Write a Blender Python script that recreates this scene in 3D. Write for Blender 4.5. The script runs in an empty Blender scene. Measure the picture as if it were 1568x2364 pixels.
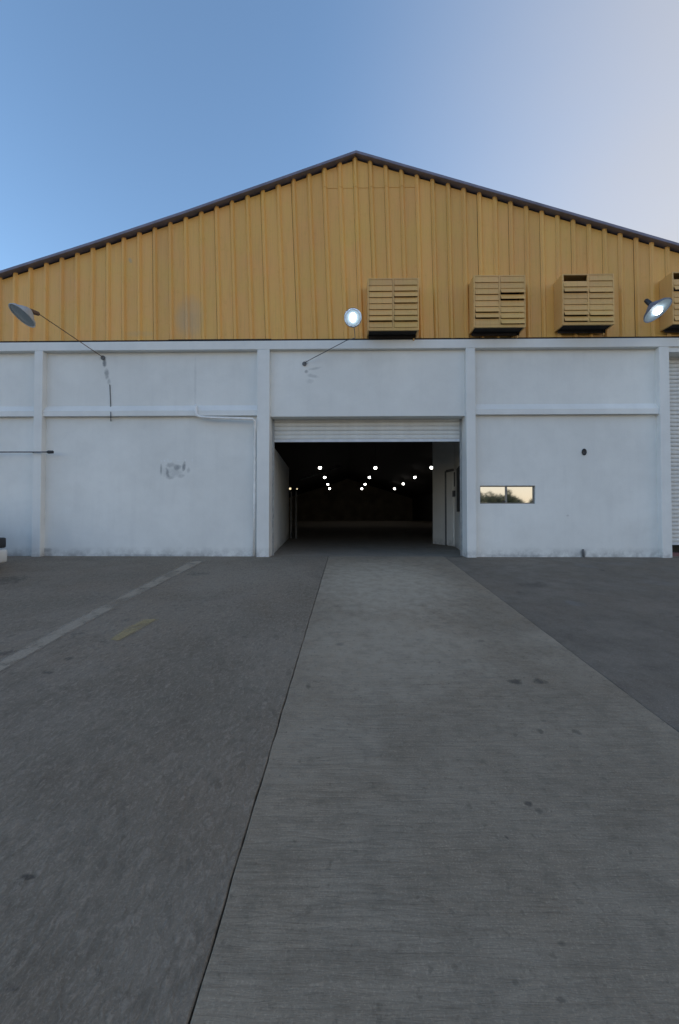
import bpy, bmesh, math, random
from mathutils import Vector, Matrix
random.seed(7)
R = math.radians
sc = bpy.context.scene
C = sc.collection

# ------------------------------------------------------------------ camera
# photo plane used for reading positions: 1568 x 2364
FPX = 950.0
CAMP = Vector((0, -8.19, 0.82))
PITCH, YAW = R(1.2), R(0.97)
SHY = -11.0 / 2364            # vertical shift, fraction of the long side
cam_d = bpy.data.cameras.new('camera'); cam = bpy.data.objects.new('camera', cam_d); C.objects.link(cam)
cam_d.sensor_fit = 'HORIZONTAL'; cam_d.sensor_width = 24; cam_d.lens = FPX / 1568 * 24
cam_d.clip_start = 0.05; cam_d.clip_end = 3000
cam_d.shift_y = SHY * 2364 / 1568
cam.location = CAMP
cam.rotation_euler = (R(90) + PITCH, 0, YAW)
sc.camera = cam

# ------------------------------------------------------------------ sky, sun, exposure
SUN_EL, SUN_AZ = R(7.0), R(74)
w = bpy.data.worlds.new('World'); sc.world = w; w.use_nodes = True
wn = w.node_tree; wn.nodes.clear()
sky = wn.nodes.new('ShaderNodeTexSky'); sky.sky_type = 'NISHITA'; sky.sun_disc = False
sky.sun_elevation = SUN_EL; sky.sun_rotation = SUN_AZ
sky.air_density = .8; sky.dust_density = 1.3; sky.ozone_density = 1.7; sky.altitude = 400
bg = wn.nodes.new('ShaderNodeBackground'); bg.inputs[1].default_value = 0.15
wo = wn.nodes.new('ShaderNodeOutputWorld')
# thin high veil of haze that thickens towards the low sun
def wnode(k, **kw):
    n_ = wn.nodes.new(k)
    for a_, v_ in kw.items(): setattr(n_, a_, v_)
    return n_
wtc = wnode('ShaderNodeTexCoord')
dotp = wnode('ShaderNodeVectorMath', operation='DOT_PRODUCT'); dotp.inputs[1].default_value = (math.sin(SUN_AZ), math.cos(SUN_AZ), .1)
wn.links.new(wtc.outputs['Generated'], dotp.inputs[0])
vr = wnode('ShaderNodeMapRange', interpolation_type='SMOOTHSTEP')
for i_, v_ in ((1, .17), (2, 1.05), (3, 0.), (4, .95)): vr.inputs[i_].default_value = v_
wn.links.new(dotp.outputs['Value'], vr.inputs[0])
wno = wnode('ShaderNodeTexNoise'); wno.inputs['Scale'].default_value = 1.6; wno.inputs['Detail'].default_value = 5
wmp = wnode('ShaderNodeMapping'); wmp.inputs['Scale'].default_value = (1, 1, 2.6); wn.links.new(wtc.outputs['Generated'], wmp.inputs[0]); wn.links.new(wmp.outputs[0], wno.inputs[0])
wnr = wnode('ShaderNodeMapRange')
for i_, v_ in ((1, .3), (2, .7), (3, .88), (4, 1.1)): wnr.inputs[i_].default_value = v_
wn.links.new(wno.outputs[0], wnr.inputs[0])
wmul = wnode('ShaderNodeMath', operation='MULTIPLY', use_clamp=True); wn.links.new(vr.outputs[0], wmul.inputs[0]); wn.links.new(wnr.outputs[0], wmul.inputs[1])
vm = wnode('ShaderNodeMix', data_type='RGBA'); vm.inputs[7].default_value = (1.30, 1.18, 1.06, 1)
wn.links.new(wmul.outputs[0], vm.inputs[0]); wn.links.new(sky.outputs[0], vm.inputs[6])
# warm dusty band low over the horizon, all the way round
wse = wnode('ShaderNodeSeparateXYZ'); wn.links.new(wtc.outputs['Generated'], wse.inputs[0])
hr = wnode('ShaderNodeMapRange', interpolation_type='SMOOTHSTEP')
for i_, v_ in ((1, -.02), (2, .40), (3, .9), (4, 0.)): hr.inputs[i_].default_value = v_
wn.links.new(wse.outputs[2], hr.inputs[0])
hm = wnode('ShaderNodeMix', data_type='RGBA'); hm.inputs[7].default_value = (2.75, 2.15, 1.50, 1)
wn.links.new(hr.outputs[0], hm.inputs[0]); wn.links.new(vm.outputs[2], hm.inputs[6])
wn.links.new(hm.outputs[2], bg.inputs[0]); wn.links.new(bg.outputs[0], wo.inputs[0])
sd = bpy.data.lights.new('sun', 'SUN'); sd.energy = 2.0; sd.angle = R(0.6); sd.color = (1, .86, .68)
sun = bpy.data.objects.new('sun', sd); C.objects.link(sun)
sdir = Vector((math.sin(SUN_AZ) * math.cos(SUN_EL), math.cos(SUN_AZ) * math.cos(SUN_EL), math.sin(SUN_EL)))
sun.rotation_euler = (-sdir).to_track_quat('-Z', 'Y').to_euler(); sun.location = (20, 20, 30)
sc.view_settings.view_transform = 'Standard'; sc.view_settings.look = 'None'
sc.view_settings.gamma = 1; sc.view_settings.use_curve_mapping = False
sc.view_settings.exposure = 1.72

# ------------------------------------------------------------------ reading positions
rot = cam.rotation_euler.to_matrix()
def ray(px, py):
    v = Vector(((px - 784), -(py - 1182) + SHY * 2364, -FPX))
    return rot @ v
def P(px, py, y=0.0):
    d = ray(px, py); t = (y - CAMP.y) / d.y
    return CAMP + d * t
SLOPE = 0.079
def gz(y):
    if y >= 0: return 0.0
    return SLOPE * max(y, -20.0)
def G(px, py):
    d = ray(px, py)
    # sloping yard: z = SLOPE*y for y<0
    t = (SLOPE * CAMP.y - CAMP.z) / (d.z - SLOPE * d.y)
    p = CAMP + d * t
    if p.y > 0:
        p = CAMP + d * (-CAMP.z / d.z)
    return p
def X(px, y=0.0, py=1040): return P(px, py, y).x
def Z(py, y=0.0, px=800): return P(px, py, y).z

# ------------------------------------------------------------------ materials
class NT:
    def __init__(s, name):
        s.m = bpy.data.materials.new(name); s.m.use_nodes = True
        s.t = s.m.node_tree; s.b = s.t.nodes['Principled BSDF']; s.out = s.t.nodes['Material Output']
        s.tc = s.t.nodes.new('ShaderNodeTexCoord')
        s.co = s.tc.outputs['Object']
    def n(s, k, **kw):
        nd = s.t.nodes.new(k)
        for a, v in kw.items(): setattr(nd, a, v)
        return nd
    def l(s, a, b): s.t.links.new(a, b)
    def math(s, op, a, b=None, clamp=False):
        nd = s.n('ShaderNodeMath', operation=op, use_clamp=clamp)
        for i, v in enumerate((a, b)):
            if v is None: continue
            if isinstance(v, (int, float)): nd.inputs[i].default_value = v
            else: s.l(v, nd.inputs[i])
        return nd.outputs[0]
    def scale(s, v):
        mp = s.n('ShaderNodeMapping'); mp.inputs['Scale'].default_value = v; s.l(s.co, mp.inputs[0]); return mp.outputs[0]
    def noise(s, sc_, det=4, rough=.55, vec=None, dist=0):
        nd = s.n('ShaderNodeTexNoise'); nd.inputs['Scale'].default_value = sc_
        nd.inputs['Detail'].default_value = det; nd.inputs['Roughness'].default_value = rough
        nd.inputs['Distortion'].default_value = dist
        s.l(vec if vec is not None else s.co, nd.inputs['Vector']); return nd.outputs[0]
    def ramp(s, f, a, b, lo=0., hi=1.):
        nd = s.n('ShaderNodeMapRange'); s.l(f, nd.inputs[0])
        for i, v in enumerate((a, b, lo, hi)): nd.inputs[i + 1].default_value = v
        return nd.outputs[0]
    def mix(s, f, a, b, mode='MIX'):
        nd = s.n('ShaderNodeMix', data_type='RGBA', blend_type=mode)
        if isinstance(f, (int, float)): nd.inputs[0].default_value = f
        else: s.l(f, nd.inputs[0])
        for i, v in ((6, a), (7, b)):
            if isinstance(v, tuple): nd.inputs[i].default_value = (*v, 1)
            else: s.l(v, nd.inputs[i])
        return nd.outputs[2]
    def col(s, c):
        if isinstance(c, tuple): s.b.inputs['Base Color'].default_value = (*c, 1)
        else: s.l(c, s.b.inputs['Base Color'])
    def bump(s, h, st, dist=.01, prev=None):
        nd = s.n('ShaderNodeBump'); nd.inputs['Strength'].default_value = st; nd.inputs['Distance'].default_value = dist
        s.l(h, nd.inputs['Height'])
        if prev is not None: s.l(prev, nd.inputs['Normal'])
        s.l(nd.outputs[0], s.b.inputs['Normal']); return nd.outputs[0]
    def rough(s, v):
        if isinstance(v, (int, float)): s.b.inputs['Roughness'].default_value = v
        else: s.l(v, s.b.inputs['Roughness'])
    def sep(s):
        nd = s.n('ShaderNodeSeparateXYZ'); s.l(s.co, nd.inputs[0]); return nd.outputs
    def spots(s, lst, jit=.35, freq=8., axes=(0, 1)):
        """lst of (a, b, ra, rb, strength, angle): soft irregular spots, for marks and for painted light and shade; returns summed mask"""
        xyz = s.sep(); n1 = s.noise(freq, 3, .6)
        tot = None
        for (a, b, ra, rb, st, an) in lst:
            dx = s.math('SUBTRACT', xyz[axes[0]], a); dy = s.math('SUBTRACT', xyz[axes[1]], b)
            ca, sa = math.cos(an), math.sin(an)
            u = s.math('ADD', s.math('MULTIPLY', dx, ca / ra), s.math('MULTIPLY', dy, sa / ra))
            v = s.math('ADD', s.math('MULTIPLY', dx, -sa / rb), s.math('MULTIPLY', dy, ca / rb))
            r2 = s.math('ADD', s.math('MULTIPLY', u, u), s.math('MULTIPLY', v, v))
            r2 = s.math('ADD', r2, s.math('MULTIPLY', s.math('SUBTRACT', n1, .5), jit * 6))
            k = s.ramp(r2, .1, 1.5, st, 0.)
            tot = k if tot is None else s.math('MAXIMUM', tot, k)
        return tot

def simple(name, c, rough=.6, metal=0., var=.12, freq=6., bump=0.):
    t = NT(name); n1 = t.noise(freq, 5, .6)
    k = t.ramp(n1, .3, .7, 1 - var, 1 + var)
    cc = t.n('ShaderNodeCombineXYZ')
    for i in range(3): t.l(t.math('MULTIPLY', k, c[i]), cc.inputs[i])
    t.col(cc.outputs[0]); t.rough(rough); t.b.inputs['Metallic'].default_value = metal
    if bump: t.bump(t.noise(freq * 12, 4), bump, .003)
    return t.m

# white masonry paint; marks are old lettering, rust and dirt that stay put on the wall
def wall_paint(name, base=(.78, .79, .765), marks=None, pale=None):
    t = NT(name)
    big = t.noise(.55, 4, .6); med = t.noise(3.2, 6, .65); fine = t.noise(60, 3, .6)
    streak = t.noise(1.0, 5, .6, t.scale((7, 7, .6)))
    c = t.mix(t.ramp(big, .35, .65), tuple(v * .93 for v in base), tuple(v * 1.05 for v in base))
    c = t.mix(t.math('MULTIPLY', t.ramp(med, .45, .8), .22), c, tuple(v * .72 for v in base))
    c = t.mix(t.math('MULTIPLY', t.ramp(streak, .5, .8), .09), c, (.44, .45, .46))
    z = t.sep()[2]
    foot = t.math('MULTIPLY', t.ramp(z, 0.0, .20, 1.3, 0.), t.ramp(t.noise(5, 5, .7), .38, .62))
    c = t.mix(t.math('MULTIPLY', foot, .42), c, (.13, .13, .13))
    if marks: c = t.mix(t.math('MULTIPLY', t.spots(marks, .42, 13., (0, 2)), .85), c, (.12, .14, .16))
    if pale: c = t.mix(t.spots(pale, .25, 16., (0, 2)), c, (.80, .83, .84))
    t.col(c); t.rough(.72)
    b1 = t.bump(t.noise(22, 6, .65), .35, .006)
    t.bump(fine, .25, .002, b1)
    return t.m

def S(px, py, rx, ry, st, an=0.):
    p = P(px, py, .1); return (p.x, p.z, rx / 116 * 1.01, ry / 116 * 1.01, st, an)
marks = [S(371, 1083, 2.5, 13, .6), S(386, 1092, 4, 12, .75, .25), S(393, 1074, 10, 6, .45), S(408, 1079, 9, 7, .7),
         S(424, 1076, 4, 12, .8, -.2), S(417, 1098, 8, 5, .35), S(398, 1090, 24, 12, .28), S(392, 1102, 9, 4, .4), S(434, 1086, 4, 7, .35),
         S(240, 836, 4.5, 11, .9), S(245, 862, 5, 13, .65), S(250, 880, 4, 7, .4),
         S(708, 858, 4, 4, .6), S(728, 851, 14, 3, .35, .2), S(722, 868, 14, 4, .3, -.2), S(716, 880, 9, 5, .2),
         S(707, 838, 5, 5, .5), S(1312, 1190, 3, 2, .3),
         S(98, 1270, 22, 5, .5), S(345, 1283, 90, 3.5, .4), S(1348, 1278, 7, 8, .7), S(1200, 1283, 60, 3, .4), S(450, 880, 3, 55, .16)]
pale = [S(372, 1064, 2.4, 2, .7), S(379, 1063, 2.2, 2.2, .8), S(387, 1062, 1.8, 4, .7), S(394, 1064, 2, 3, .6), S(412, 1063, 8, 2, .4),
        S(427, 1062, 1.6, 4, .8), S(443, 1062, 1.4, 4, .75), S(730, 842, 14, 3, .3), S(724, 874, 10, 2, .3)]
M = {}
M['wall'] = wall_paint('painted_infill', marks=marks, pale=pale)
M['wall_frame'] = wall_paint('painted_frame', base=(.775, .785, .765))
M['inner_wall'] = wall_paint('painted_inside', base=(.78, .78, .74))
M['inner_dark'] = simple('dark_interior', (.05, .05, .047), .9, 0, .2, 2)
M['roof_trim'] = simple('rake_trim_paint', (.19, .185, .25), .55, .0, .25, 3)
M['roof'] = simple('roof_sheet_metal', (.22, .24, .27), .5, .3, .2, 2)
M['void'] = simple('painted_shade', (.022, .018, .016), .9)  # near-black colour painting shade in gaps, hoods and under the roof
M['shutter'] = simple('shutter_enamel', (.66, .66, .63), .45, 0, .08, 5)
M['shutter_edge'] = simple('shutter_bottom_bar', (.62, .66, .70), .45, 0, .1, 5)
M['galv'] = simple('galvanised_steel', (.33, .35, .36), .4, .6, .2, 9)
M['dark'] = simple('dark_plastic', (.02, .022, .026), .5, 0, .2, 9)
M['rust'] = simple('rusty_pipe', (.13, .075, .045), .75, .1, .35, 14, .3)
M['pipe_grey'] = simple('grey_pipe', (.13, .135, .14), .6, 0, .25, 14)
M['pipe_white'] = simple('white_pvc', (.82, .82, .80), .45, 0, .1, 9)
M['enamel'] = simple('lamp_enamel', (.42, .44, .45), .45, .1, .2, 12)
M['blue_enamel'] = simple('lamp_enamel_dark', (.16, .19, .25), .45, .1, .2, 12)
M['joint'] = simple('joint_dirt', (.018, .017, .016), .95, 0, .4, 20)
M['frame'] = simple('window_aluminium', (.20, .20, .19), .45, .5, .15, 9)
M['bark'] = simple('bark', (.09, .07, .05), .9, 0, .3, 6)
M['leaf'] = simple('leaves', (.10, .12, .07), .7, 0, .4, 1.5)
M['rubber'] = simple('rubber', (.02, .02, .02), .8)
M['car_paint'] = simple('car_paint', (.70, .70, .68), .25, 0, .04, 3)

# ochre sheet: each sheet weathered a little differently
def ochre(name, base, patch=True):
    t = NT(name)
    oi = t.n('ShaderNodeObjectInfo')
    k = t.ramp(oi.outputs['Random'], 0, 1, .92, 1.07)
    n1 = t.noise(1.3, 5, .6); n2 = t.noise(1.0, 6, .65, t.scale((26, 26, 1.2))); n3 = t.noise(9, 5, .7)
    c = t.mix(t.ramp(n1, .35, .65), base, (base[0] * .96, base[1] * 1.06, base[2] * .92))
    c = t.mix(t.math('MULTIPLY', t.ramp(n2, .48, .78), .33), c, tuple(v * .58 for v in base))
    c = t.mix(t.math('MULTIPLY', t.ramp(n3, .58, .8), .30), c, tuple(v * .6 for v in base))
    if patch:
        p = P(438, 735, .06)
        c = t.mix(t.spots([(p.x, p.z, .27, .42, .45, 0.), (P(325, 770, .06).x, P(325, 770, .06).z, .3, .06, .2, 0), (P(300, 600, .06).x, P(300, 600, .06).z, .035, .06, .6, .4)], .18, 3., (0, 2)), c, (.40, .34, .24))
    cc = t.n('ShaderNodeVectorMath', operation='SCALE'); t.l(c, cc.inputs[0]); t.l(k, cc.inputs['Scale'])
    t.col(cc.outputs[0]); t.rough(t.ramp(n3, .3, .7, .38, .6))
    b1 = t.bump(t.noise(1.0, 2, .5, t.scale((2.2, 2.2, .8))), .35, .02)
    t.bump(t.noise(40, 4), .15, .002, b1)
    return t.m
M['ochre'] = ochre('ochre_sheet', (.79, .415, .112))
M['back_wall'] = simple('hall_back_wall', (.40, .33, .24), .8, 0, .3, .5)
M['ochre_box'] = ochre('ochre_hood', (.70, .41, .15), False)

def emis(name, c, st):
    t = NT(name); t.col((.8, .8, .8)); t.b.inputs['Emission Color'].default_value = (*c, 1)
    t.b.inputs['Emission Strength'].default_value = st; return t.m
M['led'] = emis('lit_led', (.82, .92, 1), 9.0)
M['bay_lit'] = emis('lit_bay_lamp', (1, .97, .90), 5.0)
M['bay_dim'] = emis('dim_bay_lamp', (1, .82, .5), .45)
def glass(name, c, rough, metal=0.):
    t = NT(name); t.col(c); t.rough(rough); t.b.inputs['Metallic'].default_value = metal
    t.bump(t.noise(2.2, 2), .08, .004); return t.m
M['mirror'] = glass('reflective_glass', (.66, .69, .72), .03, 1.)
M['car_glass'] = glass('car_glass', (.02, .025, .03), .05)
M['lens'] = glass('lamp_lens', (.10, .13, .14), .15)
M['lens_lit'] = emis('lamp_reflector', (.55, .75, .9), .03)
M['lens_lit'].node_tree.nodes['Principled BSDF'].inputs['Base Color'].default_value = (.22, .27, .30, 1)

# ------------------------------------------------------------------ object helpers
def obj(name, bm, mat, parent=None, smooth=False):
    me = bpy.data.meshes.new(name)
    bmesh.ops.recalc_face_normals(bm, faces=bm.faces)
    bm.to_mesh(me); bm.free()
    for m in (mat if isinstance(mat, (list, tuple)) else [mat]): me.materials.append(m)
    if smooth:
        for p in me.polygons: p.use_smooth = True
    o = bpy.data.objects.new(name, me); C.objects.link(o)
    if parent: o.parent = parent
    return o
def thing(name, label, cat, loc=(0, 0, 0), group=None):
    o = bpy.data.objects.new(name, None); C.objects.link(o); o.location = loc; o.empty_display_size = .2
    tag(o, label, cat, group); return o
def tag(o, label=None, cat=None, group=None):
    if label: o['label'] = label
    if cat: o['category'] = cat
    if group: o['group'] = group
    return o
def structure(o): o['kind'] = 'structure'; return o
def box(bm, x0, x1, y0, y1, z0, z1, bev=0.):
    r = bmesh.ops.create_cube(bm, size=1.0)
    vs = r['verts']
    bmesh.ops.scale(bm, vec=(x1 - x0, y1 - y0, z1 - z0), verts=vs)
    bmesh.ops.translate(bm, vec=((x0 + x1) / 2, (y0 + y1) / 2, (z0 + z1) / 2), verts=vs)
    if bev:
        es = list({e for v in vs for e in v.link_edges})
        bmesh.ops.bevel(bm, geom=es, offset=bev, segments=2, affect='EDGES', profile=.6)
def bx(name, mat, parent, *a, bev=0.):
    bm = bmesh.new(); box(bm, *a, bev=bev); return obj(name, bm, mat, parent)
def tube(bm, pts, r, seg=10, cap=True):
    pts = [Vector(p) for p in pts]; rings = []
    for i, p in enumerate(pts):
        d = (pts[min(i + 1, len(pts) - 1)] - pts[max(i - 1, 0)]).normalized()
        a = d.orthogonal().normalized() if i == 0 else (pa - d * pa.dot(d)).normalized()
        pa = a; b = d.cross(a); rr = r[i] if isinstance(r, (list, tuple)) else r
        rings.append([bm.verts.new(p + (a * math.cos(2 * math.pi * k / seg) + b * math.sin(2 * math.pi * k / seg)) * rr) for k in range(seg)])
    for u, v in zip(rings, rings[1:]):
        for k in range(seg): bm.faces.new((u[k], u[(k + 1) % seg], v[(k + 1) % seg], v[k]))
    if cap: bm.faces.new(rings[0][::-1]); bm.faces.new(rings[-1])
def lathe(bm, prof, mtx, seg=28, cap0=False, cap1=False):
    rings = []
    for (r, h) in prof:
        rings.append([bm.verts.new(mtx @ Vector((r * math.cos(2 * math.pi * k / seg), r * math.sin(2 * math.pi * k / seg), h))) for k in range(seg)])
    for u, v in zip(rings, rings[1:]):
        for k in range(seg): bm.faces.new((u[k], u[(k + 1) % seg], v[(k + 1) % seg], v[k]))
    if cap0: bm.faces.new(rings[0][::-1])
    if cap1: bm.faces.new(rings[-1])
def prism(bm, poly, y0, y1):
    """poly: list of (x, z); extruded along y"""
    a = [bm.verts.new((x, y0, z)) for x, z in poly]; b = [bm.verts.new((x, y1, z)) for x, z in poly]
    n = len(poly); bm.faces.new(a); bm.faces.new(b[::-1])
    for i in range(n): bm.faces.new((a[i], a[(i + 1) % n], b[(i + 1) % n], b[i]))

# ------------------------------------------------------------------ ground
def joint_x(pa, pb):
    a, b = G(*pa), G(*pb)
    return lambda y: a.x + (b.x - a.x) * (y - a.y) / (b.y - a.y) + .001 * math.sin(y * 7.1) + .0012 * math.sin(y * 17.3)
jl = joint_x((700, 1480), (435.5, 2364)); jr = joint_x((1050, 1303), (1568, 1690))
stains = []
def GS(px, py, rx, ry, st, an=0.):
    p = G(px, py); q = G(px + rx, py); r_ = G(px, py + ry)
    return (p.x, p.y, abs((q - p).x) or .05, abs((r_ - p).y) or .05, st, an)

def ground_mat(name, c0, c1, kind, spots_d, spots_l=None):
    t = NT(name)
    big = t.noise(.45, 4, .6); med = t.noise(2.2, 6, .65); mot = t.noise(14, 5, .7)
    grit = t.noise(120, 4, .7); grit2 = t.noise(45, 4, .7)
    c = t.mix(t.ramp(big, .34, .66), c0, c1)
    c = t.mix(t.math('MULTIPLY', t.ramp(med, .42, .68), .5), c, tuple(v * .58 for v in c0))
    hue = t.noise(1.1, 4, .6); c = t.mix(t.math('MULTIPLY', t.ramp(hue, .45, .7), .5), c, (c1[0] * 1.05, c1[1] * .97, c1[2] * .9))
    c = t.mix(t.math('MULTIPLY', t.ramp(mot, .5, .75), .32), c, tuple(v * .58 for v in c0))
    c = t.mix(t.math('MULTIPLY', t.ramp(grit, .52, .74), .5), c, tuple(v * 1.75 for v in c1))
    c = t.mix(t.math('MULTIPLY', t.ramp(grit2, .55, .72), .38), c, tuple(v * .5 for v in c0))
    # sparse round oil drips
    vo = t.n('ShaderNodeTexVoronoi'); vo.inputs['Scale'].default_value = 2.6; t.l(t.co, vo.inputs['Vector'])
    dr = t.math('ADD', vo.outputs['Distance'], t.math('MULTIPLY', t.math('SUBTRACT', mot, .5), .12))
    sel = t.ramp(t.noise(.9, 2, .5), .50, .6)
    c = t.mix(t.math('MULTIPLY', t.math('MULTIPLY', t.ramp(dr, .03, .11, 1, 0), sel), .55), c, (.03, .03, .03))
    if spots_d: c = t.mix(t.math('MULTIPLY', t.spots(spots_d, .85, 15.), .85), c, (.026, .026, .026))
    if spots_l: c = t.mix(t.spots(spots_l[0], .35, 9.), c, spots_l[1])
    t.l(t.ramp(med, .3, .7, .82, .95), t.b.inputs['Roughness'])
    t.b.inputs['Specular IOR Level'].default_value = .3
    if kind == 'broom':
        lines = t.noise(1.0, 4, .65, t.scale((4.5, 42, 1)), .5)
        lm = t.ramp(lines, .38, .62)
        c = t.mix(t.math('MULTIPLY', t.math('MULTIPLY', lm, t.math('MULTIPLY', t.ramp(t.noise(.8, 3), .40, .62), t.ramp(t.sep()[1], -6.6, -3.5, 1., .25))), .42), c, tuple(v * .5 for v in c0))
        c = t.mix(t.math('MULTIPLY', t.ramp(t.noise(7.0, 6, .7), .46, .66), .28), c, tuple(v * .5 for v in c0))
        pit = t.noise(26, 3, .6); c = t.mix(t.math('MULTIPLY', t.ramp(pit, .62, .72), .45), c, tuple(v * .4 for v in c0))
        b1 = t.bump(lines, .8, .012); t.bump(grit2, .45, .005, b1)
    elif kind == 'rough':
        drag = t.noise(1.0, 5, .7, t.scale((44, 22, 1)), .7)
        dd = t.noise(1.0, 4, .65, t.scale((24, 13, 1)), .4); c = t.mix(t.math('MULTIPLY', t.ramp(dd, .5, .70), .42), c, tuple(v * .45 for v in c0))
        c = t.mix(t.math('MULTIPLY', t.ramp(drag, .5, .72), .58), c, tuple(min(1, v * 1.6) for v in c1))
        b1 = t.bump(drag, .9, .014); t.bump(grit2, .6, .006, b1)
    else:
        c = t.mix(t.math('MULTIPLY', t.ramp(t.noise(5.5, 6, .7), .45, .66), .32), c, tuple(v * .5 for v in c0))
        c = t.mix(t.math('MULTIPLY', t.ramp(t.noise(70, 3, .7), .58, .7), .4), c, tuple(v * 1.8 for v in c1))
        b1 = t.bump(grit2, .8, .006); t.bump(grit, .6, .003, b1)
    t.col(c)
    return t.m
left_d = [GS(460, 1325, 26, 4, .75), GS(20, 1508, 34, 7, .6, .3), GS(290, 1432, 10, 3, .6), GS(160, 1520, 10, 4, .6), GS(180, 1463, 14, 4, .55),
          GS(110, 1553, 12, 4, .6), GS(65, 2025, 14, 6, .8), GS(35, 2038, 6, 3, .5), GS(635, 1470, 4, 4, .55), GS(560, 1590, 14, 4, .35),
          GS(650, 1670, 8, 4, .4), GS(24, 2285, 14, 8, .6), GS(240, 1480, 12, 3, .4), GS(15, 1340, 40, 10, .6)]  # the spot at the car paints its shade onto the concrete
mid_d = [GS(1192, 1575, 15, 7, .8), GS(1247, 1574, 16, 6, .75), GS(785, 1487, 9, 4, .7), GS(712, 1586, 6, 5, .6), GS(1250, 1690, 8, 6, .6), GS(1330, 1690, 9, 6, .55),
         GS(1222, 1857, 9, 5, .75), GS(1243, 1872, 8, 7, .55), GS(1169, 1934, 4, 6, .95, .6), GS(840, 1297, 20, 3, .4), GS(970, 1478, 10, 3, .4), GS(1110, 1480, 8, 3, .4),
         GS(1255, 1665, 6, 3, .5), GS(1296, 2180, 9, 7, .5), GS(1044, 2105, 9, 9, .5), GS(1190, 2270, 7, 7, .45), GS(590, 2015, 8, 4, .35), GS(1295, 2310, 10, 7, .5)]
right_d = [GS(1390, 1316, 6, 2, .5), GS(1200, 1440, 6, 4, .4), GS(1230, 1350, 40, 5, .3)]
M['slab_left'] = ground_mat('rough_concrete', (.204, .164, .120), (.247, .200, .151), 'rough', left_d, ([GS(22, 1905, 60, 10, .35, .5), GS(560, 1330, 160, 40, .5), GS(640, 1500, 90, 90, .4), GS(330, 1420, 200, 50, .3)], (.30, .245, .185)))  # broad pale spots put brightness near the building into the colour
M['slab_mid'] = ground_mat('broomed_concrete', (.270, .217, .157), (.320, .260, .189), 'broom', mid_d, ([GS(1290, 1480, 80, 26, .35, -.5), GS(890, 1345, 150, 80, .8), GS(900, 1480, 190, 130, .45), GS(760, 1700, 120, 120, .2)], (.46, .385, .29)))  # broad pale spots by the door offset the building's shade in the colour
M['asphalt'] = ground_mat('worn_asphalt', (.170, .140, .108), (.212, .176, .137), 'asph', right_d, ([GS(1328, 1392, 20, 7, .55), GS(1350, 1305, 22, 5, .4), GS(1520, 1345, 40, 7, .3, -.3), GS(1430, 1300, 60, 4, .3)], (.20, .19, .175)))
M['base'] = ground_mat('packed_ground', (.07, .068, .064), (.10, .095, .085), 'asph', None)
M['floor'] = ground_mat('hall_floor', (.24, .20, .16), (.29, .25, .20), 'asph', None, ([GS(1208 - 0, 1262, 8, 2, .0)], (.2, .2, .2)))

def sheet(name, fx0, fx1, ys, mat, lift=0., skirt=.05, jit=(0, 0), kind_structure=True):
    bm = bmesh.new(); rows = []
    for i, y in enumerate(ys):
        x0, x1 = fx0(y) + random.uniform(-1, 1) * jit[0], fx1(y) + random.uniform(-1, 1) * jit[1]
        z = gz(y) + lift
        rows.append([bm.verts.new(c) for c in ((x0, y, z - skirt), (x0, y, z - .004), (x0 + .004, y, z), (x1 - .004, y, z), (x1, y, z - .004), (x1, y, z - skirt))])
    for a, b in zip(rows, rows[1:]):
        for k in range(5): bm.faces.new((a[k], a[k + 1], b[k + 1], b[k]))
    o = obj(name, bm, mat)
    return structure(o) if kind_structure else o
ys = [-20 + i * .08 for i in range(251)]; ys[-1] = 0.0; ys += [.16]
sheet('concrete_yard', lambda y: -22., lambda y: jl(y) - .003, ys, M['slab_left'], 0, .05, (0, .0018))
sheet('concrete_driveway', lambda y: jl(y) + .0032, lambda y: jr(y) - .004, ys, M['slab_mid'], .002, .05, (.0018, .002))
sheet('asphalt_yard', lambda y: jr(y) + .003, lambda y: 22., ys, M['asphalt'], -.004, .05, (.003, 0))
# wide ground sheet to the horizon (a narrow trench lets the joints read as open gaps)
bm = bmesh.new()
prof = [(-600, gz(-600) - .06), (-20.2, gz(-20) - .06), (0, -.06), (62, -.06), (600, -.06)]
rows = [[bm.verts.new((x, y, z)) for x in (-700, -100, 0, 100, 700)] for y, z in prof]
for a, b in zip(rows, rows[1:]):
    for k in range(4): bm.faces.new((a[k], a[k + 1], b[k + 1], b[k]))
structure(obj('ground', bm, M['base']))
# dark soil seen down in the two joints
for f in (jl, jr):
    sheet('joint_soil', lambda y: f(y) - .03, lambda y: f(y) + .03, ys[::6] + [.16], M['joint'], -.022, .01)
# worn pale band across the left slab and a yellow remnant
def worn(name, c, thr, amount):
    t = NT(name); n1 = t.noise(5, 6, .7); n2 = t.noise(60, 4, .7)
    t.col(t.mix(t.ramp(n2, .4, .7), c, tuple(v * .6 for v in c))); t.rough(.85)
    tr = t.n('ShaderNodeBsdfTransparent'); mx = t.n('ShaderNodeMixShader')
    uv = t.n('ShaderNodeSeparateXYZ'); t.l(t.tc.outputs['Generated'], uv.inputs[0])
    at = t.n('ShaderNodeAttribute', attribute_name='edge')
    f = t.math('MULTIPLY', t.math('MULTIPLY', t.ramp(t.math('ADD', n1, t.math('MULTIPLY', n2, .35)), thr, thr + .25), t.ramp(at.outputs['Fac'], 0, .7)), amount)
    t.l(t.math('MULTIPLY', f, t.ramp(t.noise(1.7, 4), .22, .48)), mx.inputs[0]); t.l(tr.outputs[0], mx.inputs[1]); t.l(t.b.outputs[0], mx.inputs[2]); t.l(mx.outputs[0], t.out.inputs[0])
    return t.m
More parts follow.
